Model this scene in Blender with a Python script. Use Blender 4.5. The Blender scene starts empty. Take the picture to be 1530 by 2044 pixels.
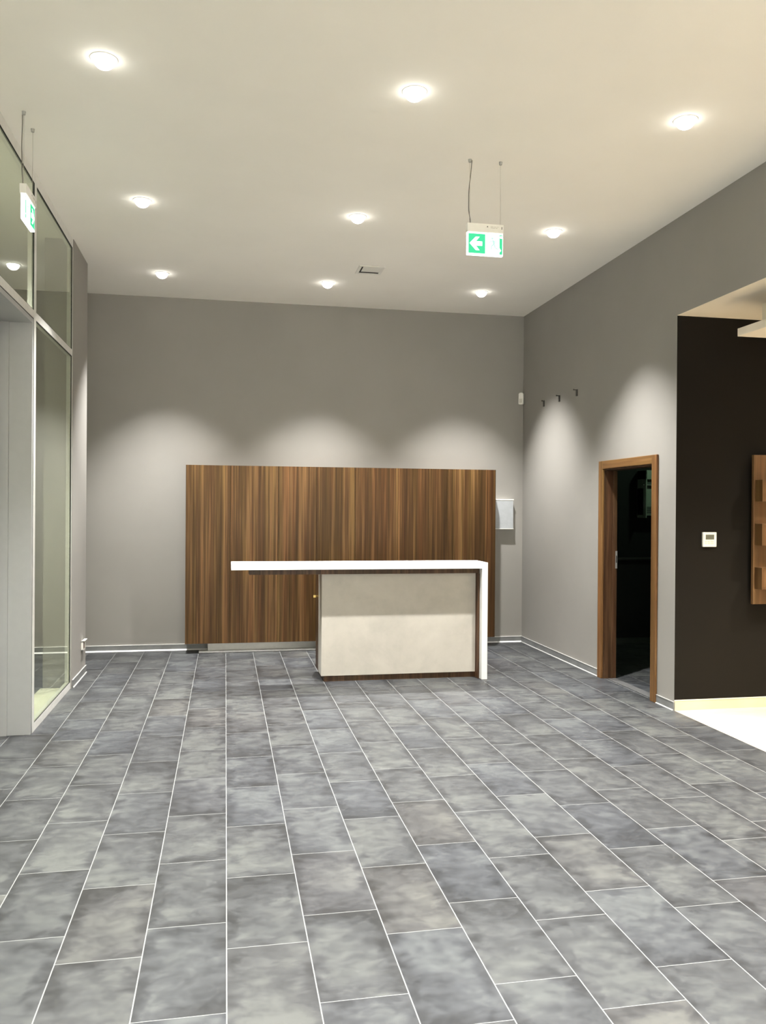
import bpy, bmesh, math, random
from mathutils import Vector, Matrix
random.seed(7)
S = bpy.context.scene
C = S.collection
PI = math.pi

# ------------------------------------------------------------------ camera
F, YAW, PIT, ROL, HC = 1640.783, 0.1895393, -0.00352292, 0.00703877, 1.638024
cy, sy = math.cos(YAW), math.sin(YAW)
fw, rt, up = Vector((sy, cy, 0)), Vector((cy, -sy, 0)), Vector((0, 0, 1))
f2 = fw*math.cos(PIT) + up*math.sin(PIT)
u2 = up*math.cos(PIT) - fw*math.sin(PIT)
r3 = rt*math.cos(ROL) + u2*math.sin(ROL)
u3 = u2*math.cos(ROL) - rt*math.sin(ROL)
cam = bpy.data.cameras.new('camera')
co = bpy.data.objects.new('camera', cam); C.objects.link(co)
M = Matrix.Identity(4)
for i in range(3):
    M[i][0], M[i][1], M[i][2] = r3[i], u3[i], -f2[i]
M[2][3] = HC
co.matrix_world = M
cam.sensor_fit = 'HORIZONTAL'; cam.sensor_width = 36.0
cam.lens = F/1530*36.0
cam.clip_start = 0.05; cam.clip_end = 100
S.camera = co

# ------------------------------------------------------------------ key dimensions
H = 4.045            # ceiling
XR = 3.634           # right wall face
YB = 9.723           # back wall face
XL = -1.362          # pier and glazing plane
HS = 3.243           # side room ceiling
YD = 6.175           # dark wall face
TX0, TW, TL = 0.01445, 0.303, 0.59315

# ------------------------------------------------------------------ materials
def newmat(name):
    m = bpy.data.materials.new(name); m.use_nodes = True
    nt = m.node_tree; nt.nodes.clear()
    out = nt.nodes.new('ShaderNodeOutputMaterial')
    return m, nt, out
def N(nt, t, **kw):
    n = nt.nodes.new(t)
    for k, v in kw.items(): setattr(n, k, v)
    return n
def lk(nt, a, b): nt.links.new(a, b)
def setin(nt, sock, v):
    if hasattr(v, 'links') or isinstance(v, bpy.types.NodeSocket): nt.links.new(v, sock)
    else: sock.default_value = v
def mth(nt, op, a, b=None, c=None, clamp=False):
    n = nt.nodes.new('ShaderNodeMath'); n.operation = op; n.use_clamp = clamp
    setin(nt, n.inputs[0], a)
    if b is not None: setin(nt, n.inputs[1], b)
    if c is not None: setin(nt, n.inputs[2], c)
    return n.outputs[0]
def sstep(nt, x, lo, hi, a=0.0, b=1.0):
    n = nt.nodes.new('ShaderNodeMapRange'); n.interpolation_type = 'SMOOTHSTEP'
    setin(nt, n.inputs['Value'], x); n.inputs['From Min'].default_value = lo; n.inputs['From Max'].default_value = hi
    n.inputs['To Min'].default_value = a; n.inputs['To Max'].default_value = b
    return n.outputs['Result']
def mixc(nt, fac, a, b, mode='MIX'):
    n = nt.nodes.new('ShaderNodeMix'); n.data_type = 'RGBA'; n.blend_type = mode
    setin(nt, n.inputs[0], fac); setin(nt, n.inputs[6], a); setin(nt, n.inputs[7], b)
    return n.outputs[2]
def c4(c): return (c[0], c[1], c[2], 1.0)
def ramp(nt, fac, stops):
    n = nt.nodes.new('ShaderNodeValToRGB'); r = n.color_ramp
    while len(r.elements) > 1: r.elements.remove(r.elements[-1])
    r.elements[0].position = stops[0][0]; r.elements[0].color = c4(stops[0][1])
    for p, c in stops[1:]:
        e = r.elements.new(p); e.color = c4(c)
    setin(nt, n.inputs[0], fac)
    return n.outputs[0]
def principled(nt, out, col, rough=0.6, metal=0.0, spec=0.5, normal=None):
    b = nt.nodes.new('ShaderNodeBsdfPrincipled')
    setin(nt, b.inputs['Base Color'], c4(col) if isinstance(col, tuple) and len(col) == 3 else col)
    setin(nt, b.inputs['Roughness'], rough)
    b.inputs['Metallic'].default_value = metal
    b.inputs['Specular IOR Level'].default_value = spec
    if normal is not None: lk(nt, normal, b.inputs['Normal'])
    lk(nt, b.outputs[0], out.inputs[0])
    return b
def objco(nt):
    return nt.nodes.new('ShaderNodeTexCoord').outputs['Object']
def noise(nt, vec, scale, detail=3.0, rough=0.5, dim='3D', w=None, dist=0.0):
    n = nt.nodes.new('ShaderNodeTexNoise'); n.noise_dimensions = dim
    lk(nt, vec, n.inputs['Vector']); n.inputs['Scale'].default_value = scale
    n.inputs['Detail'].default_value = detail; n.inputs['Roughness'].default_value = rough
    n.inputs['Distortion'].default_value = dist
    if w is not None: setin(nt, n.inputs['W'], w)
    return n.outputs['Fac'], n.outputs['Color']
def bump(nt, h, strength=0.2, dist=0.002):
    n = nt.nodes.new('ShaderNodeBump'); n.inputs['Strength'].default_value = strength
    n.inputs['Distance'].default_value = dist; lk(nt, h, n.inputs['Height'])
    return n.outputs[0]

def paint(name, col, var=0.03, rough=0.85, spec=0.3):
    """rolled wall paint: faint tonal mottling and orange-peel bump"""
    m, nt, out = newmat(name)
    co_ = objco(nt)
    f, _ = noise(nt, co_, 1.3, 4)
    k = sstep(nt, f, 0.3, 0.7, 1-var, 1+var)
    mul = N(nt, 'ShaderNodeVectorMath', operation='SCALE'); mul.inputs[0].default_value = col; lk(nt, k, mul.inputs['Scale'])
    g, _ = noise(nt, co_, 160, 2)
    principled(nt, out, mul.outputs[0], rough, 0, spec, bump(nt, g, 0.08, 0.001))
    return m
def plain(name, col, rough=0.5, metal=0.0, spec=0.5, var=0.04, scale=18):
    m, nt, out = newmat(name)
    f, _ = noise(nt, objco(nt), scale, 3)
    k = sstep(nt, f, 0.3, 0.7, 1-var, 1+var)
    mul = N(nt, 'ShaderNodeVectorMath', operation='SCALE'); mul.inputs[0].default_value = col; lk(nt, k, mul.inputs['Scale'])
    principled(nt, out, mul.outputs[0], rough, metal, spec)
    return m
def emit(name, col, strength):
    m, nt, out = newmat(name)
    e = nt.nodes.new('ShaderNodeEmission'); e.inputs[0].default_value = c4(col); e.inputs[1].default_value = strength
    lk(nt, e.outputs[0], out.inputs[0]); return m

def tile_floor(name):
    m, nt, out = newmat(name)
    co_ = objco(nt)
    sep = N(nt, 'ShaderNodeSeparateXYZ'); lk(nt, co_, sep.inputs[0])
    X, Y = sep.outputs[0], sep.outputs[1]
    u = mth(nt, 'DIVIDE', mth(nt, 'SUBTRACT', X, TX0), TW)
    col = mth(nt, 'FLOOR', u); fu = mth(nt, 'SUBTRACT', u, col)
    par = mth(nt, 'FLOORED_MODULO', col, 2.0)                 # even / odd column
    off = mth(nt, 'MULTIPLY_ADD', par, 3.893-4.287, 4.287)    # one third bond
    v = mth(nt, 'DIVIDE', mth(nt, 'SUBTRACT', Y, off), TL)
    row = mth(nt, 'FLOOR', v); fv = mth(nt, 'SUBTRACT', v, row)
    du = mth(nt, 'MULTIPLY', mth(nt, 'MINIMUM', fu, mth(nt, 'SUBTRACT', 1.0, fu)), TW)
    dv = mth(nt, 'MULTIPLY', mth(nt, 'MINIMUM', fv, mth(nt, 'SUBTRACT', 1.0, fv)), TL)
    gu = sstep(nt, du, 0.0016, 0.0027, 1, 0)
    gv = sstep(nt, dv, 0.0012, 0.0021, 1, 0)
    gm = mth(nt, 'MAXIMUM', gu, gv)
    cell = N(nt, 'ShaderNodeCombineXYZ'); lk(nt, col, cell.inputs[0]); lk(nt, row, cell.inputs[1])
    wn = N(nt, 'ShaderNodeTexWhiteNoise', noise_dimensions='2D'); lk(nt, cell.outputs[0], wn.inputs['Vector'])
    rs = N(nt, 'ShaderNodeSeparateColor'); lk(nt, wn.outputs['Color'], rs.inputs[0])
    w = mth(nt, 'MULTIPLY', wn.outputs['Value'], 60.0)
    sv = N(nt, 'ShaderNodeVectorMath', operation='MULTIPLY'); lk(nt, co_, sv.inputs[0]); sv.inputs[1].default_value = (1.0, 1.5, 1.0)
    big, _ = noise(nt, sv.outputs[0], 3.4, 4, 0.55, '4D', w, 0.4)
    sv2 = N(nt, 'ShaderNodeVectorMath', operation='MULTIPLY'); lk(nt, co_, sv2.inputs[0]); sv2.inputs[1].default_value = (1.0, 1.35, 1.0)
    mid, _ = noise(nt, sv2.outputs[0], 13, 6, 0.65, '4D', w, 0.3)
    # cloudy glaze, darker along the tile edges (part of the print)
    ed = mth(nt, 'MINIMUM', du, mth(nt, 'MULTIPLY', dv, 0.75))
    edn = mth(nt, 'ADD', ed, mth(nt, 'MULTIPLY', mth(nt, 'SUBTRACT', mid, 0.5), 0.10))
    edm = sstep(nt, noise(nt, sv.outputs[0], 4.5, 2, 0.5, '4D', mth(nt, 'ADD', w, 7.0))[0], 0.42, 0.60)
    edge = mth(nt, 'MAXIMUM', sstep(nt, edn, -0.015, 0.075), edm)
    tx = mth(nt, 'MULTIPLY', mth(nt, 'SUBTRACT', fu, 0.5), mth(nt, 'SUBTRACT', rs.outputs[1], 0.5))
    ty = mth(nt, 'MULTIPLY', mth(nt, 'SUBTRACT', fv, 0.5), mth(nt, 'SUBTRACT', rs.outputs[2], 0.5))
    tilt = mth(nt, 'MULTIPLY', mth(nt, 'ADD', tx, ty), 0.75)
    val = mth(nt, 'MULTIPLY', mth(nt, 'SUBTRACT', big, 0.5), 1.45)
    val = mth(nt, 'MULTIPLY_ADD', mth(nt, 'SUBTRACT', mid, 0.5), 0.85, val)
    val = mth(nt, 'MULTIPLY_ADD', mth(nt, 'SUBTRACT', edge, 0.6), 0.55, val)
    val = mth(nt, 'MULTIPLY_ADD', mth(nt, 'SUBTRACT', rs.outputs[0], 0.5), 0.24, val)
    val = mth(nt, 'ADD', mth(nt, 'ADD', val, tilt), 0.47, clamp=True)
    colr = ramp(nt, val, [(0.0, (0.0195, 0.020, 0.0207)), (0.35, (0.031, 0.0322, 0.034)), (0.62, (0.0440, 0.0457, 0.048)), (1.0, (0.073, 0.0765, 0.074))])
    warm = sstep(nt, rs.outputs[1], 0.72, 1.0, 0.0, 0.55)
    colr = mixc(nt, warm, colr, (1.06, 0.97, 0.90, 1), 'MULTIPLY')
    cool = sstep(nt, rs.outputs[2], 0.5, 1.0, 0.0, 0.8)
    colr = mixc(nt, cool, colr, (0.96, 0.99, 1.07, 1), 'MULTIPLY')
    colr = mixc(nt, gm, colr, (0.18, 0.184, 0.182, 1))
    hgt = mth(nt, 'SUBTRACT', 1.0, gm)
    hgt = mth(nt, 'MULTIPLY_ADD', mid, 0.25, hgt)
    rg = sstep(nt, mid, 0.3, 0.7, 0.38, 0.52)
    rg = mth(nt, 'MAXIMUM', rg, mth(nt, 'MULTIPLY', gm, 0.85))
    principled(nt, out, colr, rg, 0, 0.45, bump(nt, hgt, 0.25, 0.0012))
    return m

def wood(name, dark, midc, light, stripe=38.0, axis=2, rough=0.42, stretch=0.035, contrast=1.0, spec=0.4):
    """fine straight-grain veneer: streaks run along the given axis"""
    m, nt, out = newmat(name)
    co_ = objco(nt)
    info = N(nt, 'ShaderNodeObjectInfo')
    sc = [1.0, 1.0, 1.0]; sc[axis] = stretch
    ad = N(nt, 'ShaderNodeVectorMath', operation='ADD'); lk(nt, co_, ad.inputs[0])
    rv = N(nt, 'ShaderNodeVectorMath', operation='SCALE'); rv.inputs[0].default_value = (3.1, 5.7, 0.0 if axis == 2 else 7.3)
    lk(nt, info.outputs['Random'], rv.inputs['Scale']); lk(nt, rv.outputs[0], ad.inputs[1])
    sv = N(nt, 'ShaderNodeVectorMath', operation='MULTIPLY'); lk(nt, ad.outputs[0], sv.inputs[0]); sv.inputs[1].default_value = sc
    a, _ = noise(nt, sv.outputs[0], stripe, 3, 0.6)
    b, _ = noise(nt, sv.outputs[0], stripe*0.22, 3, 0.5)
    c, _ = noise(nt, sv.outputs[0], stripe*3.2, 2, 0.6)
    v = mth(nt, 'MULTIPLY', mth(nt, 'SUBTRACT', a, 0.5), 1.5*contrast)
    v = mth(nt, 'MULTIPLY_ADD', mth(nt, 'SUBTRACT', b, 0.5), 1.1*contrast, v)
    v = mth(nt, 'MULTIPLY_ADD', mth(nt, 'SUBTRACT', c, 0.5), 0.55*contrast, v)
    v = mth(nt, 'ADD', v, 0.5, clamp=True)
    colr = ramp(nt, v, [(0.08, dark), (0.5, midc), (0.92, light)])
    hv, _ = noise(nt, sv.outputs[0], stripe*0.45, 2, 0.5)
    colr = mixc(nt, sstep(nt, hv, 0.48, 0.68, 0.0, 0.6), colr, (1.10, 0.90, 0.86, 1), 'MULTIPLY')
    colr = mixc(nt, sstep(nt, hv, 0.36, 0.50, 0.6, 0.0), colr, (0.94, 1.04, 0.84, 1), 'MULTIPLY')
    principled(nt, out, colr, rough, 0, spec, bump(nt, a, 0.08, 0.0006))
    return m

def glass(name, tint, reflect=1.6):
    m, nt, out = newmat(name)
    # Schlick reflectance on the front face only (a pane mirrors once)
    geo = N(nt, 'ShaderNodeNewGeometry')
    dp = N(nt, 'ShaderNodeVectorMath', operation='DOT_PRODUCT'); lk(nt, geo.outputs['Incoming'], dp.inputs[0]); lk(nt, geo.outputs['Normal'], dp.inputs[1])
    om = mth(nt, 'SUBTRACT', 1.0, mth(nt, 'ABSOLUTE', dp.outputs['Value']), clamp=True)
    rf = mth(nt, 'MULTIPLY_ADD', mth(nt, 'POWER', om, 5.0), 0.96, 0.04)
    fac = mth(nt, 'MULTIPLY', mth(nt, 'MULTIPLY', rf, reflect), mth(nt, 'SUBTRACT', 1.0, geo.outputs['Backfacing']), clamp=True)
    tr = N(nt, 'ShaderNodeBsdfTransparent'); tr.inputs[0].default_value = c4(tint)
    gl = N(nt, 'ShaderNodeBsdfGlossy'); gl.inputs[0].default_value = (0.93, 0.97, 0.90, 1); gl.inputs['Roughness'].default_value = 0.0
    mx = N(nt, 'ShaderNodeMixShader'); lk(nt, fac, mx.inputs[0]); lk(nt, tr.outputs[0], mx.inputs[1]); lk(nt, gl.outputs[0], mx.inputs[2])
    lk(nt, mx.outputs[0], out.inputs[0])
    return m

def stone(name):
    m, nt, out = newmat(name)
    co_ = objco(nt)
    a, _ = noise(nt, co_, 2.2, 5, 0.6, dist=0.6)
    b, _ = noise(nt, co_, 9, 5, 0.6)
    v = mth(nt, 'MULTIPLY_ADD', mth(nt, 'SUBTRACT', b, 0.5), 0.5, mth(nt, 'MULTIPLY_ADD', mth(nt, 'SUBTRACT', a, 0.5), 1.0, 0.5), clamp=True)
    colr = ramp(nt, v, [(0.2, (0.40, 0.378, 0.335)), (0.55, (0.48, 0.452, 0.40)), (0.85, (0.53, 0.50, 0.445))])
    principled(nt, out, colr, 0.35, 0, 0.4)
    return m

MW = {}
M_wall = paint('taupe_wall_paint', (0.278, 0.266, 0.247))
M_frontw = paint('white_wall_paint', (0.82, 0.80, 0.76))  # for the unseen wall, coloured white to bounce light into the room
M_ceil = paint('ceiling_paint', (0.92, 0.90, 0.84), 0.015)
M_ceil2 = paint('side_ceiling_paint', (0.78, 0.71, 0.59), 0.015)
M_dark = paint('dark_brown_wall_paint', (0.0085, 0.0070, 0.0052), 0.08, 0.9, 0.15)
M_pale = paint('corridor_wall_paint', (0.36, 0.355, 0.30))
M_store = paint('storeroom_shaded_wall', (0.012, 0.014, 0.013), 0.08)  # the room's darkness is put into a near-black wall and ceiling colour
M_floor = tile_floor('grey_porcelain_tile')
M_beige = None
M_alu = plain('satin_aluminium', (0.72, 0.72, 0.69), 0.42, 0.15)
M_jamb = plain('grey_lacquered_door_reveal', (0.37, 0.38, 0.38), 0.4, 0.1, var=0.015)
M_gasket = plain('black_rubber_gasket', (0.012, 0.012, 0.010), 0.7)
M_skirt = plain('grey_tile_skirting', (0.20, 0.205, 0.205), 0.45, var=0.12, scale=7)
M_skirt2 = plain('beige_skirting', (0.60, 0.52, 0.38), 0.5, var=0.1, scale=3)
M_trim = plain('white_edge_profile', (0.85, 0.85, 0.83), 0.35)
M_trim2 = plain('pale_grey_edge_profile', (0.40, 0.40, 0.39), 0.4)
M_bead = plain('white_sealant_bead', (0.90, 0.90, 0.90), 0.35)
M_glass = glass('clear_pane_glass', (0.865, 0.885, 0.81), 1.45)
M_stone = stone('cream_stone')
M_white = plain('white_solid_surface', (0.88, 0.875, 0.86), 0.35, var=0.01)
M_plastic = plain('white_plastic', (0.80, 0.79, 0.74), 0.4, var=0.02)
M_walnut = wood('striped_walnut_veneer', (0.031, 0.014, 0.0042), (0.070, 0.0345, 0.0110), (0.175, 0.095, 0.036), contrast=1.1, stretch=0.014, spec=0.2)
M_walnutd = wood('desk_walnut_veneer', (0.030, 0.015, 0.007), (0.060, 0.031, 0.015), (0.12, 0.066, 0.034), 30, spec=0.25)
M_oakv = wood('door_casing_veneer', (0.085, 0.040, 0.014), (0.16, 0.080, 0.029), (0.25, 0.135, 0.055), 26, spec=0.25)
M_oakh = wood('door_header_veneer', (0.085, 0.040, 0.014), (0.16, 0.080, 0.029), (0.25, 0.135, 0.055), 26, axis=1, spec=0.25)
M_rack = wood('rack_oak_veneer', (0.062, 0.030, 0.011), (0.11, 0.056, 0.021), (0.17, 0.098, 0.045), 16)
M_metal = plain('brushed_steel', (0.42, 0.42, 0.40), 0.38, 0.6)
M_darkm = plain('dark_metal', (0.05, 0.048, 0.044), 0.5, 0.5)
M_black = plain('black_void', (0.012, 0.012, 0.012), 0.8)
M_brass = plain('polished_brass', (0.85, 0.62, 0.22), 0.2, 1.0)
M_cord = plain('grey_cord', (0.16, 0.15, 0.13), 0.6)
M_wire = plain('steel_wire', (0.42, 0.40, 0.35), 0.4, 0.5)
M_screen = plain('lcd_screen', (0.12, 0.125, 0.10), 0.25)
M_button = plain('pale_grey_buttons', (0.62, 0.61, 0.55), 0.5)
M_red = plain('dark_red_socket_core', (0.09, 0.018, 0.02), 0.5)
M_ledge = plain('pale_stone_ledge', (0.66, 0.655, 0.55), 0.7, var=0.05, scale=5)
M_lamp = emit('downlight_diffuser', (1.0, 0.97, 0.90), 14.0)
M_signw = emit('sign_backlit_white', (0.93, 1.0, 0.98), 3.2)
M_signg = emit('sign_backlit_green', (0.08, 0.80, 0.36), 1.05)
M_signf = emit('sign_backlit_pale_green', (0.62, 0.95, 0.82), 1.0)
M_unit = plain('pale_green_grey_metal', (0.30, 0.38, 0.30), 0.5)
M_unitd = plain('dark_green_grey_metal', (0.10, 0.13, 0.11), 0.5)

def beige_floor():
    m, nt, out = newmat('beige_floor_covering')
    co_ = objco(nt)
    sv = N(nt, 'ShaderNodeVectorMath', operation='MULTIPLY'); lk(nt, co_, sv.inputs[0]); sv.inputs[1].default_value = (0.6, 3.0, 1)
    a, _ = noise(nt, sv.outputs[0], 2.0, 4)
    b, _ = noise(nt, sv.outputs[0], 14, 3)
    v = mth(nt, 'MULTIPLY_ADD', mth(nt, 'SUBTRACT', b, 0.5), 0.4, a, clamp=True)
    colr = ramp(nt, v, [(0.3, (0.60, 0.49, 0.35)), (0.7, (0.76, 0.66, 0.50))])
    principled(nt, out, colr, 0.4, 0, 0.4)
    return m
M_beige = beige_floor()

# ------------------------------------------------------------------ mesh helpers
def box(bm, x0, x1, y0, y1, z0, z1):
    if x0 > x1: x0, x1 = x1, x0
    if y0 > y1: y0, y1 = y1, y0
    if z0 > z1: z0, z1 = z1, z0
    v = [bm.verts.new(p) for p in ((x0,y0,z0),(x1,y0,z0),(x1,y1,z0),(x0,y1,z0),(x0,y0,z1),(x1,y0,z1),(x1,y1,z1),(x0,y1,z1))]
    for f in ((0,3,2,1),(4,5,6,7),(0,1,5,4),(1,2,6,5),(2,3,7,6),(3,0,4,7)): bm.faces.new([v[i] for i in f])
def boxes(*bs):
    bm = bmesh.new()
    for b in bs: box(bm, *b)
    return bm
def prism(bm, pts, axis, a, b):
    """extrude a closed 2-D outline along an axis between a and b"""
    def P(p, t):
        if axis == 0: return (t, p[0], p[1])
        if axis == 1: return (p[0], t, p[1])
        return (p[0], p[1], t)
    A = [bm.verts.new(P(p, a)) for p in pts]; B = [bm.verts.new(P(p, b)) for p in pts]
    n = len(pts)
    bm.faces.new(A[::-1]); bm.faces.new(B)
    for i in range(n): bm.faces.new((A[i], A[(i+1) % n], B[(i+1) % n], B[i]))
def lathe(bm, prof, segs=40, cx=0, cy=0):
    rings = []
    for r, z in prof:
        if r < 1e-6: rings.append([bm.verts.new((cx, cy, z))])
        else: rings.append([bm.verts.new((cx+r*math.cos(2*PI*i/segs), cy+r*math.sin(2*PI*i/segs), z)) for i in range(segs)])
    for a, b in zip(rings, rings[1:]):
        for i in range(segs):
            j = (i+1) % segs
            if len(a) == 1 and len(b) == 1: continue
            if len(a) == 1: bm.faces.new((a[0], b[i], b[j]))
            elif len(b) == 1: bm.faces.new((a[i], b[0], a[j]))
            else: bm.faces.new((a[i], b[i], b[j], a[j]))
def tube(bm, pts, r, segs=10):
    pts = [Vector(p) for p in pts]; rings = []
    for i, p in enumerate(pts):
        t = (pts[min(i+1, len(pts)-1)] - pts[max(i-1, 0)]).normalized()
        a = t.cross(Vector((1, 0, 0)));
        if a.length < 0.1: a = t.cross(Vector((0, 1, 0)))
        a.normalize(); b = t.cross(a).normalized()
        rings.append([bm.verts.new(p + a*r*math.cos(2*PI*k/segs) + b*r*math.sin(2*PI*k/segs)) for k in range(segs)])
    for a, b in zip(rings, rings[1:]):
        for k in range(segs): bm.faces.new((a[k], a[(k+1) % segs], b[(k+1) % segs], b[k]))
    bm.faces.new(rings[0][::-1]); bm.faces.new(rings[-1])
def smooth_path(pts, n=8):
    P = [Vector(p) for p in pts]; out = []
    for i in range(len(P)-1):
        p0, p1, p2, p3 = P[max(i-1, 0)], P[i], P[i+1], P[min(i+2, len(P)-1)]
        for k in range(n):
            t = k/n
            out.append(0.5*((2*p1)+(-p0+p2)*t+(2*p0-5*p1+4*p2-p3)*t*t+(-p0+3*p1-3*p2+p3)*t**3))
    out.append(P[-1]); return out

ORG = {}
def obj(name, bm, mat, parent=None, bevel=0.0, smooth=False, origin=None):
    o3 = Vector((0, 0, 0))
    if parent is not None: o3 = ORG[parent.name]
    elif origin is not None: o3 = Vector(origin)
    for v in bm.verts: v.co -= o3
    bmesh.ops.recalc_face_normals(bm, faces=bm.faces[:])
    me = bpy.data.meshes.new(name); bm.to_mesh(me); bm.free()
    if smooth:
        for p in me.polygons: p.use_smooth = True
    me.materials.append(mat)
    o = bpy.data.objects.new(name, me); C.objects.link(o)
    if parent is not None: o.parent = parent
    else: o.location = o3
    ORG[o.name] = o3
    if bevel:
        md = o.modifiers.new('bevel', 'BEVEL'); md.width = bevel; md.segments = 2; md.limit_method = 'ANGLE'; md.angle_limit = math.radians(40)
    if smooth:
        md = o.modifiers.new('edges', 'EDGE_SPLIT'); md.split_angle = math.radians(40)
    return o
def thing(name, label, cat, loc, group=None):
    o = bpy.data.objects.new(name, None); C.objects.link(o); o.location = loc
    o.empty_display_size = 0.1
    o['label'] = label; o['category'] = cat
    if group: o['group'] = group
    ORG[o.name] = Vector(loc); return o
def tag(o, label, cat, group=None):
    o['label'] = label; o['category'] = cat
    if group: o['group'] = group
    return o
def struct(name, bm, mat, parent=None, label=None, **kw):
    o = obj(name, bm, mat, parent, **kw)
    if parent is None:
        o['kind'] = 'structure'
        if label: o['label'] = label
    return o
def struct_empty(name, loc, label=None):
    o = bpy.data.objects.new(name, None); C.objects.link(o); o.location = loc; o['kind'] = 'structure'
    if label: o['label'] = label
    ORG[o.name] = Vector(loc); return o
def dup(root, loc, label=None, rotz=0):
    r = root.copy(); C.objects.link(r); r.location = loc; r.rotation_euler = (0, 0, rotz)
    if label: r['label'] = label
    for ch in list(root.children):
        c = ch.copy(); C.objects.link(c); c.parent = r
        for g in list(ch.children):
            d = g.copy(); C.objects.link(d); d.parent = c
    return r

# ------------------------------------------------------------------ floors, ceilings, walls
XC = -2.50       # far wall of the passage behind the glazing
YN = -3.2        # wall behind the viewpoint
XW = 3.765       # far face of the right wall
struct('floor', boxes((XC, XR, YN, YB, -0.08, 0.0)), M_floor, label='grey cloudy porcelain tile floor laid in a staggered bond')
struct('floor', boxes((XR, 8.0, YN, YD+0.05, -0.08, 0.0)), M_beige, label='beige floor of the side room on the right')
struct('floor', boxes((XR, 8.0, YD+0.05, YB, -0.08, 0.0)), M_floor, label='grey tile floor of the dark room behind the doorway')
struct('ceiling', boxes((XC, XW, YN, YB, H, H+0.1)), M_ceil, label='white painted ceiling with recessed downlights')
struct('ceiling', boxes((XR, XW, YN, YD, HS, HS+0.003), (XW, 8.0, YN, YD+0.05, HS, HS+0.1)), M_ceil2, label='lower cream ceiling of the side room')
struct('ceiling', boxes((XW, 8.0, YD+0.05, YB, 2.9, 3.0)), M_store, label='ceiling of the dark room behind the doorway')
struct('wall_back', boxes((XC-0.1, XW, YB, YB+0.12, 0, H)), M_wall, label='taupe back wall behind the walnut cabinet')
struct('wall_left', boxes((-1.60, -1.356, 7.80, 8.56, 0, H)), M_wall, label='short taupe wall pier at the end of the glazing')
struct('wall_passage', boxes((XC-0.1, XC, YN, YB, 0, H)), M_pale, label='pale wall seen beyond the glazing')
struct('wall_front', boxes((XC-0.1, 8.0, YN-0.1, YN, 0, H)), M_frontw)
DY0, DY1, DZ = 6.525, 7.485, 2.052          # clear doorway
wr = struct('wall_right', boxes(
    (XR, XW, DY1, YB, 0, H), (XR, XW, YD, DY0, 0, HS+0.003), (XR, XW, YD, DY0, HS+0.003, H), (XR, XW, DY0, DY1, DZ, H),
    (XR, XW, YN, YD, HS+0.003, H), (XR, XW, YN, -0.6, 0, HS)), M_wall, label='taupe right wall above and beside the doorway')
wr.data.materials.append(M_dark)          # the end of the wall that faces the side room is painted dark brown
for p in wr.data.polygons:
    if p.normal.y < -0.9 and abs(p.center.y-YD) < 0.001 and p.center.z < HS: p.material_index = 1
struct('wall_side', boxes((XW, 8.0, YD, YD+0.05, 0, HS)), M_dark, label='dark brown wall of the side room')
struct('wall_side_far', boxes((8.0, 8.1, YN, YB, 0, H)), M_ceil2)
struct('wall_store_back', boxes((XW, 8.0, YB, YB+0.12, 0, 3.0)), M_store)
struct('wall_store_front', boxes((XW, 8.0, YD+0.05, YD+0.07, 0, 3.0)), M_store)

# skirting boards: tile strip, bright top profile, white bead at the floor
def skirting(name, run, mat, a, b, face, sgn, axis, label):
    t = 0.009; bw = 0.016 if axis == 'x' else 0.009
    if axis == 'x':
        r = struct(name, boxes((a, b, face, face-sgn*t, 0.0, 0.066)), mat, label=label)
        obj('edge_profile', boxes((a, b, face, face-sgn*(t+0.002), 0.066, 0.072)), M_trim, r)
        bm = bmesh.new(); prism(bm, [(face-sgn*t, 0.0005), (face-sgn*(t+bw), 0.0005), (face-sgn*(t+bw-0.002), 0.003), (face-sgn*(t+0.002), bw*0.85), (face-sgn*t, bw*0.85)], 0, a, b)
        obj('sealant_bead', bm, M_bead, r)
    else:
        r = struct(name, boxes((face, face-sgn*t, a, b, 0.0, 0.066)), mat, label=label)
        obj('edge_profile', boxes((face, face-sgn*(t+0.002), a, b, 0.066, 0.072)), M_trim2, r)
        bm = bmesh.new(); prism(bm, [(face-sgn*t, 0.0005), (face-sgn*(t+bw), 0.0005), (face-sgn*(t+bw-0.002), 0.003), (face-sgn*(t+0.002), bw*0.85), (face-sgn*t, bw*0.85)], 1, a, b)
        obj('sealant_bead', bm, M_trim2, r)
    return r
skirting('baseboard_back', 0, M_skirt, XC, -0.19, YB, 1, 'x', 'grey tile skirting left of the walnut cabinet')
skirting('baseboard_back', 0, M_skirt, 3.19, XR, YB, 1, 'x', 'grey tile skirting right of the walnut cabinet')
skirting('baseboard_right', 0, M_skirt, 7.562, YB-0.012, XR, 1, 'y', 'grey tile skirting beyond the doorway')
skirting('baseboard_right', 0, M_skirt, YD-0.002, 6.448, XR, 1, 'y', 'grey tile skirting before the doorway')
skirting('baseboard_left', 0, M_skirt, 7.83, 8.56, -1.356, -1, 'y', 'grey tile skirting on the wall pier')
r = struct('baseboard_side', boxes((XR+0.0, 7.9, YD-0.010, YD, 0.0, 0.080)), M_skirt2, label='beige skirting under the dark brown wall')
obj('edge_profile', boxes((XR+0.0, 7.9, YD-0.013, YD, 0.080, 0.086)), plain('cream_edge_profile', (0.80, 0.74, 0.58), 0.4), r)

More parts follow.
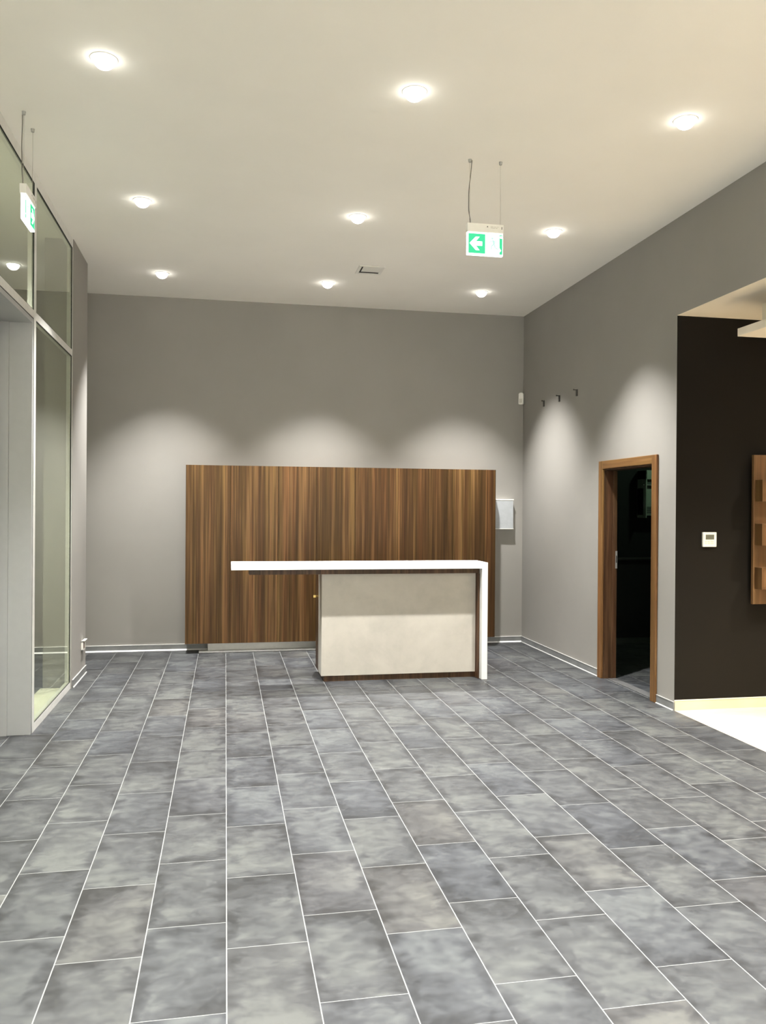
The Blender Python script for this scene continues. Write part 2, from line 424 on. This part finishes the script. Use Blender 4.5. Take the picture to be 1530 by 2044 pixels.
# ------------------------------------------------------------------ glazed partition on the left
GX = -1.376; FO, FI = -1.364, -1.41
win = struct_empty('window_1', (XL, 7.0, 0), 'floor to ceiling glazed partition in a slim aluminium frame')
FB = boxes((FO, FI, 6.30, 7.80, 0, 0.058))
for y0, y1 in ((6.30, 7.80), (4.20, 6.30), (YN, 4.20)):
    box(FB, FO, FI, y0, y1, 3.968, H)                 # head
    box(FB, FO, FI, y0, y1, 2.995, 3.052)             # transom
box(FB, FO, FI, YN, 4.2, 0, 0.058)
for y in (6.30, 2.3, 0.4, -1.5):
    box(FB, FO+0.0012, FI-0.001, y, y+0.062, 0.0005, H-0.0005)
box(FB, FO+0.0012, FI-0.001, 4.14, 4.20, 0.0005, H-0.0005)
box(FB, FO+0.0012, FI-0.001, 7.79, 7.799, 0.0005, H-0.0005)
obj('window_frame', FB, M_alu, win)
def pane(y0, y1, z0, z1, name='pane'):
    g = 0.0035
    p = obj(name, boxes((GX-0.003, GX+0.003, y0, y1, z0, z1)), M_glass, win)
    obj('gasket', boxes((FO-0.001, GX+0.003, y0, y0+g, z0, z1), (FO-0.001, GX+0.003, y1-g, y1, z0, z1),
                        (FO-0.001, GX+0.003, y0, y1, z0, z0+g), (FO-0.001, GX+0.003, y0, y1, z1-g, z1)), M_gasket, p)
pane(6.362, 7.79, 0.058, 2.995); pane(6.362, 7.79, 3.052, 3.968)
pane(4.20, 6.30, 3.052, 3.968)
for y0, y1 in ((2.362, 4.14), (0.462, 2.3), (-1.438, 0.4)):
    pane(y0, y1, 0.058, 2.995); pane(y0, y1, 3.052, 3.968)
struct('trim_1', boxes((-1.617, -1.412, 6.42, 7.79, 0.0, 0.012)), M_ledge, label='pale strip of ledge just beyond the glass')

# deep entrance reveal with a glazed door, left edge of the photo
door = struct_empty('door_1', (-1.48, 5.25, 0), 'entrance door set deep in a grey lacquered reveal')
obj('door_reveal', boxes((-1.522, FO-0.003, 6.262, 6.298, 0, 2.955), (-1.60, -1.522, 6.25, 6.298, 0, 2.955),
                         (-1.60, FO-0.003, 4.20, 6.298, 2.955, 2.990), (-1.60, FO-0.003, 4.20, 4.24, 0, 2.955)), M_jamb, door, bevel=0.0015)
obj('reveal_gasket', boxes((FO-0.016, FO-0.0015, 6.2985, 6.3005, 0, 2.99), (FO-0.012, FO-0.002, 4.24, 6.2985, 2.991, 2.994)), M_gasket, door)
obj('door_frame', boxes((-1.60, -1.585, 6.19, 6.25, 0.02, 2.955), (-1.60, -1.585, 4.24, 4.30, 0.02, 2.955), (-1.60, -1.585, 4.30, 6.19, 2.87, 2.955), (-1.60, -1.585, 4.30, 6.19, 0.02, 0.10), (-1.60, -1.585, 5.2, 5.28, 0.1, 2.87)), M_darkm, door)
obj('pane', boxes((-1.595, -1.590, 4.30, 5.2, 0.10, 2.87), (-1.595, -1.590, 5.28, 6.19, 0.10, 2.87)), M_glass, door)

# ------------------------------------------------------------------ doorway in the right wall
d2 = struct_empty('door_2', (XR, 7.0, 0), 'open doorway with a striped walnut casing in the right wall')
def jamb(y0, y1):
    return boxes((XR-0.018, XW, y0, y1, 0, DZ))
obj('casing', boxes((XR-0.022, XR-0.001, 6.450, DY0+0.008, 0, 2.122)), M_oakv, d2, bevel=0.003)
obj('casing', boxes((XR-0.022, XR-0.001, DY1-0.008, 7.560, 0, 2.122)), M_oakv, d2, bevel=0.003)
obj('header', boxes((XR-0.0215, XR-0.001, DY0+0.008, DY1-0.008, DZ-0.008, 2.122)), M_oakh, d2, bevel=0.003)
obj('jamb', boxes((XR-0.001, XW, DY0+0.001, DY0+0.022, 0, DZ-0.001)), M_walnutd, d2)
jm = obj('jamb', boxes((XR-0.001, XW, DY1-0.022, DY1-0.001, 0, DZ-0.001), (XW-0.045, XW-0.005, DY1-0.034, DY1-0.022, 0, DZ-0.03)), M_walnutd, d2, bevel=0.001)
obj('lintel_lining', boxes((XR-0.001, XW, DY0+0.022, DY1-0.022, DZ-0.022, DZ-0.001)), M_walnutd, d2)
sp = obj('strike_plate', boxes((XW-0.022, XW-0.002, DY1-0.0365, DY1-0.034, 1.075, 1.245)), M_metal, jm)
obj('keeper_hole', boxes((XW-0.016, XW-0.007, DY1-0.0375, DY1-0.0362, 1.13, 1.20)), M_black, jm)
struct('trim_2', boxes((XW-0.10, XW-0.01, DY0+0.022, DY1-0.036, 0.0, 0.004)), plain('dark_grey_threshold', (0.10, 0.10, 0.10), 0.4), label='dark threshold strip in the doorway')

# contents of the dark room
un = thing('equipment_cabinet', 'pale green-grey equipment unit glimpsed high up in the dark doorway', 'equipment', (5.35, 9.55, 1.55))
obj('housing', boxes((5.18, 5.76, 9.50, 9.72, 2.035, 2.150), (5.18, 5.76, 9.56, 9.72, 1.58, 1.93), (5.18, 5.195, 9.50, 9.72, 1.55, 2.15)), M_unit, un, bevel=0.004)
obj('cover', boxes((5.197, 5.75, 9.54, 9.72, 1.935, 2.03)), M_unitd, un)
bm = bmesh.new()
for k in range(4): box(bm, 5.22, 5.74, 9.548, 9.56, 1.615+k*0.022, 1.627+k*0.022)
obj('vent_slats', bm, M_unitd, un)
bm = bmesh.new(); tube(bm, smooth_path([(5.16, 9.53, 1.965), (5.25, 9.525, 1.962), (5.40, 9.53, 1.968), (5.66, 9.53, 1.96)]), 0.007)
obj('cable', bm, M_metal, un)
bm = bmesh.new()
for k in range(2): lathe(bm, [(0.0, 0), (0.018, 0), (0.018, 0.006), (0.0, 0.006)], 16)
for v in bm.verts: v.co = Vector((5.27, 9.50, 2.085)) + Vector((v.co.x, -v.co.z, v.co.y))
obj('knob', bm, M_darkm, un)
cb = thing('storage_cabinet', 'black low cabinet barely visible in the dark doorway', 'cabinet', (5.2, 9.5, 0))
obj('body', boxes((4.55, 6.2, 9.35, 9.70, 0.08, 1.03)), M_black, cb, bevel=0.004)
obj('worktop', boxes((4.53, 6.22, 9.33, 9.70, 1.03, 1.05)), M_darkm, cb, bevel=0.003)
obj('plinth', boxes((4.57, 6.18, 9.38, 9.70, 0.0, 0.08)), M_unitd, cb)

# ------------------------------------------------------------------ walnut wall cabinet
CF = 9.435
wc = thing('wall_cabinet', 'long low walnut veneer cabinet wall with flush doors along the back wall', 'cabinet', (1.375, 9.6, 0))
obj('carcass', boxes((-0.436, 3.187, CF+0.020, YB-0.001, 0.112, 2.118)), M_walnut, wc)
edges = [-0.436, 0.059, 0.587, 1.035, 1.483, 1.989, 2.588, 3.187]
for a, b in zip(edges, edges[1:]):
    g = 0.0012
    cx = (a+b)/2
    obj('door', boxes((a+(g if a > -0.4 else 0), b-(g if b < 3.1 else 0), CF, CF+0.019, 0.112, 2.118)), M_walnut, wc, bevel=0.0008)
pl = obj('plinth', boxes((-0.187, 3.10, 9.555, 9.575, 0.0, 0.112)), M_metal, wc)
bm = bmesh.new(); prism(bm, [(9.540, 0.0005), (9.500, 0.0005), (9.500, 0.012), (9.520, 0.020), (9.540, 0.020)], 0, -0.285, 3.10)
obj('floor_strip', bm, M_bead, wc)
obj('shaded_plinth_return', boxes((-0.187, -0.17, 9.575, 9.70, 0, 0.112)), M_black, wc)  # black stands for the shadow under the cabinet overhang

# ------------------------------------------------------------------ reception desk
dk = thing('reception_desk', 'white slab reception desk with cream stone front and one waterfall leg', 'desk', (1.65, 7.9, 0))
SF, SB = 7.593, 7.955
bm = bmesh.new()
prism(bm, [(0.055, 1.072), (2.435, 1.072), (2.435, 0.002), (2.492, 0.002), (2.492, 1.129), (0.055, 1.129)], 1, SF, SB)
obj('waterfall_slab', bm, M_white, dk, bevel=0.0015)
obj('support_board', boxes((0.22, 2.434, 7.675, 7.93, 1.022, 1.071)), M_walnutd, dk)
obj('body', boxes((0.912, 2.434, 7.768, 8.235, 0.052, 1.021)), M_walnutd, dk)
obj('plinth', boxes((0.925, 2.434, 7.748, 8.20, 0.001, 0.052)), M_walnutd, dk)
obj('side_lining', boxes((2.418, 2.434, 7.665, 8.10, 0.001, 1.021)), M_walnutd, dk)
obj('stone_front', boxes((0.899, 2.414, 7.735, 7.766, 0.054, 1.019)), M_stone, dk, bevel=0.0012)
obj('stone_side', boxes((0.899, 0.911, 7.7665, 8.00, 0.054, 1.019)), M_stone, dk, bevel=0.001)
sd = obj('side_door', boxes((0.900, 0.911, 8.002, 8.235, 0.054, 1.019)), M_walnutd, dk, bevel=0.001)
bm = bmesh.new()
lathe(bm, [(0, 0), (0.011, 0), (0.011, 0.006), (0.005, 0.008), (0.005, 0.016), (0, 0.016)], 20)
for v in bm.verts: v.co = Vector((0.900, 8.12, 0.768)) + Vector((-v.co.z, v.co.x, v.co.y))
box(bm, 0.862, 0.886, 8.117, 8.123, 0.758, 0.782)
obj('key', bm, M_brass, sd)

# ------------------------------------------------------------------ small things on the walls
eb = thing('junction_box', 'white wall box fixed beside the right edge of the walnut cabinet', 'box', (3.34, 9.69, 1.40))
obj('housing', boxes((3.19, 3.494, 9.664, YB-0.001, 1.404, 1.772)), M_plastic, eb, bevel=0.002)
obj('cover', boxes((3.19, 3.490, 9.655, 9.6635, 1.407, 1.752)), plain('pale_grey_cover', (0.40, 0.42, 0.44), 0.4), eb, bevel=0.002)
for z0, z1 in ((1.757, 1.772), (1.402, 1.4085)): obj('rim', boxes((3.19, 3.496, 9.652, 9.664, z0, z1)), M_plastic, eb, bevel=0.001)

ms = thing('motion_sensor', 'small white motion sensor high in the back right corner', 'sensor', (3.59, 9.68, 2.945))
bm = bmesh.new()
prism(bm, [(-0.026, 0), (0.026, 0), (0.032, 0.012), (0.03, 0.13), (0.018, 0.145), (-0.018, 0.145), (-0.03, 0.13), (-0.032, 0.012)], 1, -0.018, 0.022)
for v in bm.verts: v.co = Matrix.Rotation(math.radians(-42), 3, 'Z') @ v.co + Vector((3.592, 9.680, 2.945))
obj('housing', bm, M_plastic, ms, bevel=0.004)
bm = bmesh.new()
prism(bm, [(-0.019, 0.02), (0.019, 0.02), (0.022, 0.07), (-0.022, 0.07)], 1, -0.023, -0.0175)
for v in bm.verts: v.co = Matrix.Rotation(math.radians(-42), 3, 'Z') @ v.co + Vector((3.592, 9.680, 2.945))
obj('lens', bm, M_button, ms, bevel=0.001)

def hook(y, z, arm, label):
    t = thing('wall_bracket', label, 'bracket', (XR-0.001, y, z), 'small dark brackets on the right wall')
    obj('back_plate', boxes((XR-0.010, XR-0.001, y-0.016, y+0.016, z-0.062, z+0.008)), M_darkm, t, bevel=0.002)
    bm = boxes((XR-0.010-arm, XR-0.008, y-0.006, y+0.006, z-0.001, z+0.007)); box(bm, XR-0.014-arm, XR-0.008-arm, y-0.007, y+0.007, z-0.003, z+0.011)
    obj('arm', bm, M_darkm, t, bevel=0.001)
hook(9.036, 2.905, 0.018, 'dark wall bracket nearest the back corner, lowest of the three')
hook(8.585, 2.905, 0.030, 'dark wall bracket in the middle of the three')
hook(8.123, 2.905, 0.030, 'dark wall bracket nearest the viewer, farthest right of three')

th = thing('thermostat', 'white square thermostat on the dark brown wall', 'thermostat', (3.93, YD-0.01, 1.40))
obj('housing', boxes((3.869, 3.993, YD-0.022, YD-0.001, 1.345, 1.466)), M_plastic, th, bevel=0.004)
obj('screen', boxes((3.893, 3.969, YD-0.0235, YD-0.021, 1.406, 1.446)), M_screen, th)
for k in range(3):
    for q in range(2):
        obj('button', boxes((3.884+k*0.030, 3.906+k*0.030, YD-0.0245, YD-0.0215, 1.372+q*0.016-0.004, 1.381+q*0.016-0.002)), M_button, th, bevel=0.001)

sk = thing('wall_socket', 'white wall socket with dark core low on the pier by the glazing', 'socket', (-1.356, 8.36, 0.25))
obj('frame', boxes((-1.355, -1.335, 8.30, 8.31, 0.255, 0.345), (-1.355, -1.335, 8.41, 8.42, 0.255, 0.345), (-1.355, -1.335, 8.30, 8.42, 0.335, 0.345), (-1.355, -1.335, 8.30, 8.42, 0.255, 0.263)), M_plastic, sk, bevel=0.001)
obj('core', boxes((-1.355, -1.343, 8.31, 8.41, 0.263, 0.335)), M_red, sk, bevel=0.002)
obj('flap', boxes((-1.345, -1.318, 8.295, 8.425, 0.349, 0.354)), M_plastic, sk, bevel=0.001)

# display rack on the dark wall
rk = thing('display_rack', 'oak display board with three box shelves on the dark brown wall', 'rack', (4.8, YD-0.03, 0.87))
RX = 4.293
obj('board', boxes((RX, 5.45, 6.100, 6.128, 0.872, 2.108)), M_rack, rk, bevel=0.002)
for z in (0.95, 1.95): obj('wall_batten', boxes((RX+0.06, 5.4, 6.1285, YD-0.0002, z, z+0.05)), M_black, rk)
for z in (1.001, 1.362, 1.722):
    for k in range(2):
        x = RX+0.014+k*0.62
        t_ = 0.012
        obj('box', boxes((x, x+t_, 6.005, 6.099, z, z+0.178), (x+0.40-t_, x+0.40, 6.005, 6.099, z, z+0.178),
                         (x+t_, x+0.40-t_, 6.005, 6.099, z, z+t_), (x+t_, x+0.40-t_, 6.005, 6.099, z+0.178-t_, z+0.178),
                         (x+t_, x+0.40-t_, 6.015, 6.022, z+t_, z+0.178-t_)), M_rack, rk, bevel=0.0008)

# ------------------------------------------------------------------ ceiling vent
cv = thing('ceiling_vent', 'small square air outlet in the ceiling before the back wall', 'vent', (1.415, 8.16, H))
VX0, VX1, VY0, VY1 = 1.285, 1.545, 8.02, 8.30
obj('frame', boxes((VX0, VX0+0.03, VY0, VY1, H-0.008, H-0.0005), (VX1-0.03, VX1, VY0, VY1, H-0.008, H-0.0005),
                   (VX0+0.03, VX1-0.03, VY0, VY0+0.03, H-0.008, H-0.0005), (VX0+0.03, VX1-0.03, VY1-0.03, VY1, H-0.008, H-0.0005)), M_plastic, cv, bevel=0.002)
obj('core', boxes((VX0+0.03, VX1-0.03, VY0+0.03, VY1-0.03, H-0.0018, H-0.0006)), M_black, cv)
obj('deflector', boxes((VX0+0.045, VX1-0.030, VY0+0.030, VY1-0.085, H-0.0085, H-0.004)), M_plastic, cv, bevel=0.002)

# ------------------------------------------------------------------ hanging exit signs (local frame: sign width along X, face towards -Y)
def arrow(bm, cx, cz, s, y, d):
    """fat left-pointing arrow"""
    pts = [(-1.0, 0), (-0.12, 0.92), (0.42, 0.92), (-0.10, 0.30), (0.80, 0.30), (0.80, -0.30), (-0.10, -0.30), (0.42, -0.92), (-0.12, -0.92)]
    pts = [(cx+p[0]*s*d, cz+p[1]*s) for p in pts]
    vs = [bm.verts.new((p[0], y, p[1])) for p in pts]
    # split into convex faces: head halves and shaft
    idx = [(0, 1, 2, 3), (0, 3, 6), (0, 6, 7, 8), (3, 4, 5, 6)]
    for f in idx: bm.faces.new([vs[i] for i in f])
def running_man(bm, cx, cz, s, y, d):
    def seg(a, b, w):
        a = Vector((a[0], a[1])); b = Vector((b[0], b[1])); n = (b-a); n = Vector((-n.y, n.x)).normalized()*w
        q = [a+n, b+n, b-n, a-n]
        bm.faces.new([bm.verts.new((cx+p.x*s*d, y, cz+p.y*s)) for p in q])
    ring = [bm.verts.new((cx+(-0.12+0.15*math.cos(2*PI*k/14))*s*d, y, cz+(0.78+0.15*math.sin(2*PI*k/14))*s)) for k in range(14)]
    bm.faces.new(ring)
    seg((-0.02, 0.55), (0.14, 0.02), 0.14)      # torso
    seg((-0.02, 0.50), (-0.42, 0.38), 0.06); seg((-0.42, 0.38), (-0.58, 0.14), 0.055)
    seg((0.04, 0.50), (0.38, 0.26), 0.06); seg((0.38, 0.26), (0.55, 0.40), 0.055)
    seg((0.12, 0.02), (-0.25, -0.22), 0.09); seg((-0.25, -0.22), (-0.22, -0.70), 0.07)
    seg((0.16, 0.02), (0.28, -0.42), 0.09); seg((0.28, -0.42), (0.68, -0.62), 0.07)
def exit_sign(label, loc, rotz, hang, w=0.262, mirror=1, cord=True):
    t = thing('exit_sign', label, 'sign', (0, 0, 0), 'hanging green exit signs')
    h2, ph = 0.060, 0.155
    hs = obj('housing', boxes((-w/2, w/2, -0.021, 0.021, -h2, 0.0)), M_plastic, t, bevel=0.004)
    bm = bmesh.new(); prism(bm, [(-0.005, -0.024), (0.005, -0.024), (0.0, -0.014)], 1, -0.0222, -0.0212)
    for v in bm.verts: v.co.x += 0.012
    obj('status_mark', bm, M_darkm, hs)
    obj('test_button', boxes((w/2-0.018, w/2-0.014, -0.0222, -0.0212, -0.034, -0.016)), M_darkm, hs)
    bm = bmesh.new()
    for k, (a, b, z) in enumerate(((0.034, 0.052, -0.018), (0.056, 0.076, -0.019), (0.080, 0.092, -0.018), (0.036, 0.066, -0.026), (0.070, 0.084, -0.026))):
        box(bm, a, b, -0.0222, -0.0212, z-0.0022, z)
    obj('small_print', bm, M_wire, hs)
    pn = obj('light_panel', boxes((-w/2+0.002, w/2-0.004, -0.013, 0.013, -h2-ph, -h2)), M_signw, t, bevel=0.002)
    for s_ in (-1, 1):
        y = s_*0.0135; m = mirror if s_ < 0 else -mirror
        def X(x): return x*m
        zc = -h2-ph/2
        # green square with the arrow
        bm = bmesh.new(); q = [(-w/2+0.010, zc-ph/2+0.010), (-w/2+0.130, zc-ph/2+0.010), (-w/2+0.130, zc+ph/2-0.010), (-w/2+0.010, zc+ph/2-0.010)]
        bm.faces.new([bm.verts.new((X(p[0]), y, p[1])) for p in q]); obj('arrow_field', bm, M_signg, pn)
        bm = bmesh.new(); arrow(bm, X(-w/2+0.068), zc, 0.050, y*1.05, m); obj('arrow', bm, M_signw, pn)
        # doorway pictogram: pale door between green jambs, runner across it
        bm = bmesh.new(); q = [(w/2-0.030, zc-ph/2+0.010), (w/2-0.008, zc-ph/2+0.010), (w/2-0.008, zc+ph/2-0.010), (w/2-0.030, zc+ph/2-0.010)]
        bm.faces.new([bm.verts.new((X(p[0]), y, p[1])) for p in q]); obj('pictogram_field', bm, M_signg, pn)
        bm = bmesh.new(); running_man(bm, X(w/2-0.075), zc, 0.052, y*1.05, m); obj('running_figure', bm, M_signf, pn)
        bm = bmesh.new(); c0 = [(w/2-0.018+0.010*math.cos(2*PI*k/12), zc+0.052+0.009*math.sin(2*PI*k/12)) for k in range(12)]
        bm.faces.new([bm.verts.new((X(p[0]), y*1.05, p[1])) for p in c0]); obj('pictogram_detail', bm, M_signw, pn); bm = bmesh.new()
        q = [(w/2-0.030, zc-0.052), (w/2-0.017, zc-0.040), (w/2-0.030, zc-0.022)]
        bm.faces.new([bm.verts.new((X(p[0]), y*1.05, p[1])) for p in q]); obj('pictogram_detail', bm, M_signw, pn)
    a = hang/2; top = H-loc[2]
    for x in (-a, a):
        bm = bmesh.new(); tube(bm, [(x, 0, -0.002), (x, 0, top-0.018)], 0.0012, 6); obj('hanging_wire', bm, M_wire, t)
        bm = bmesh.new(); lathe(bm, [(0, top-0.022), (0.010, top-0.020), (0.012, top-0.0005), (0, top-0.0005)], 16, x, 0)
        obj('ceiling_cap', bm, M_metal, t, smooth=True)
    if cord:
        x0 = -a
        bm = bmesh.new(); tube(bm, smooth_path([(x0+0.018, 0.012, top-0.001), (x0+0.010, 0.01, top-0.09), (x0-0.002, 0.01, top-0.20), (x0-0.004, 0.008, top*0.35), (x0-0.003, 0.008, 0.09), (x0+0.006, 0.006, 0.03), (x0+0.008, 0.004, -0.004)]), 0.0032, 8)
        obj('power_cord', bm, M_cord, t, smooth=True)
    t.location = loc; t.rotation_euler = (0, 0, rotz)
    return t
exit_sign('lit green exit sign with left arrow hanging over the desk area', (1.7465, 5.445, 3.605), 0.0, 0.221)
exit_sign('lit green exit sign hanging edge-on by the glazing at left', (-1.222, 5.46, 3.605), PI/2, 0.236, mirror=-1)

# ------------------------------------------------------------------ side room hanging light panel
sp_ = thing('light_canopy', 'white suspended ceiling canopy at the right edge above the dark wall', 'lamp', (4.3, 4.7, 2.96))
obj('panel', boxes((3.793, 4.75, 4.2, 5.60, 2.961, 3.020)), M_ceil2, sp_, bevel=0.002)
obj('mount', boxes((4.06, 4.50, 4.5, 5.685, 3.020, HS-0.0005)), M_ceil2, sp_, bevel=0.002)

# ------------------------------------------------------------------ downlights
def spot(name, loc, power, parent=None, angle=82, blend=0.85, col=(1.0, 0.985, 0.945), r=0.035):
    l = bpy.data.lights.new(name, 'SPOT'); l.energy = power; l.color = col
    l.spot_size = math.radians(angle); l.spot_blend = blend; l.shadow_soft_size = r
    o = bpy.data.objects.new(name, l); C.objects.link(o); o.location = loc
    if parent is not None: o.parent = parent
    return o
dl = thing('downlight', 'x', 'ceiling light', (0, 0, 0), 'recessed ceiling downlights')
bm = bmesh.new(); lathe(bm, [(0.0585, -0.001), (0.0585, -0.004), (0.066, -0.005), (0.072, -0.003), (0.072, -0.0003)], 48)
obj('trim_ring', bm, M_trim, dl, smooth=True)
bm = bmesh.new(); lathe(bm, [(0.058, -0.002)]+[(0.058*math.cos(a*PI/16), -0.003-0.052*math.sin(a*PI/16)) for a in range(1, 8)]+[(0.0, -0.055)], 48)  # dome shape added to give each lamp a rounder glow and ceiling halo
obj('diffuser', bm, M_lamp, dl, smooth=True)
POW = 860
spot('lamp', (0, 0, -0.085), POW, dl)
xs = (-0.656, 1.056, 2.768); ys = (8.735, 6.70, 4.63, 2.57, 0.52, -1.5)
names = {8.735: 'back row near the far wall', 6.70: 'middle row', 4.63: 'front row nearest the viewer'}
sides = {-0.656: 'left', 1.056: 'centre', 2.768: 'right'}
first = True
for y in ys:
    for x in xs:
        lab = ('round recessed downlight, %s one of the %s' % (sides[x], names[y])) if y in names else 'round recessed downlight in the ceiling behind the viewpoint'
        if first: dl.location = (x, y, H); dl['label'] = lab; first = False
        else: dup(dl, (x, y, H), lab)
# extra unseen side room lamps, added to lift the ceiling brightness
sl = thing('side_fill_downlight', 'added fill downlight in the side room ceiling out of view', 'ceiling light', (0, 0, 0), 'added side room downlights')
bm = bmesh.new(); lathe(bm, [(0.0585, -0.001), (0.0585, -0.004), (0.066, -0.005), (0.072, -0.003), (0.072, -0.0003)], 48)
obj('trim_ring', bm, M_trim, sl, smooth=True)
bm = bmesh.new(); lathe(bm, [(0.058, -0.002)]+[(0.058*math.cos(a*PI/16), -0.003-0.052*math.sin(a*PI/16)) for a in range(1, 8)]+[(0.0, -0.055)], 48)  # same dome, shaped for its glow
obj('diffuser', bm, M_lamp, sl, smooth=True)
spot('lamp', (0, 0, -0.085), 300, sl, 125, 1.0, (1.0, 0.92, 0.76), 0.04)
sl.location = (5.3, 5.0, HS)
for p in ((5.3, 3.0, HS), (4.2, 2.2, HS), (6.8, 4.0, HS)): dup(sl, p)
# canopy lamp shining down on the beige floor
spot('canopy_lamp', (4.25, 4.9, 2.95), 330, None, 95, 0.9, (1.0, 0.93, 0.78), 0.05)
# unseen faint lamp added to light the unit in the dark room
pl_ = bpy.data.lights.new('storeroom_fill', 'POINT'); pl_.energy = 12; pl_.color = (0.7, 1.0, 0.7); pl_.shadow_soft_size = 0.05
po = bpy.data.objects.new('storeroom_fill', pl_); C.objects.link(po); po.location = (5.6, 8.7, 2.75)
# unseen floodlights added to brighten the ceiling by bounce off the white wall
fl = thing('fill_floodlight', 'added fill floodlight bouncing off the white wall behind the viewpoint', 'ceiling light', (0, 0, 0), 'added fill floodlights behind the viewpoint')
bm = bmesh.new(); lathe(bm, [(0, -0.001), (0.09, -0.001), (0.09, -0.06), (0.08, -0.06), (0.078, -0.02), (0, -0.02)], 32)
obj('housing', bm, M_plastic, fl, smooth=True)
fs = spot('lamp', (0, 0, -0.07), 1700, fl, 120, 1.0, (1.0, 0.97, 0.90), 0.06)
fs.rotation_euler = (math.radians(-48), 0, 0)
fl.location = (-0.66, -1.0, H)
for x in (1.056, 2.768): dup(fl, (x, -1.0, H))
for y in (6.2, 3.4):  # unseen lamps added to brighten the ledge and passage through the glass
    q = dup(dl, (-1.93, y, H), 'added fill downlight above the passage behind the glazing')
# ------------------------------------------------------------------ world and view
w = bpy.data.worlds.new('world'); S.world = w; w.use_nodes = True
w.node_tree.nodes['Background'].inputs[0].default_value = (0.02, 0.02, 0.025, 1)
w.node_tree.nodes['Background'].inputs[1].default_value = 0.2
S.view_settings.view_transform = 'Standard'
S.view_settings.look = 'None'
S.view_settings.gamma = 1.0
S.view_settings.use_curve_mapping = False
S.view_settings.exposure = 0.10
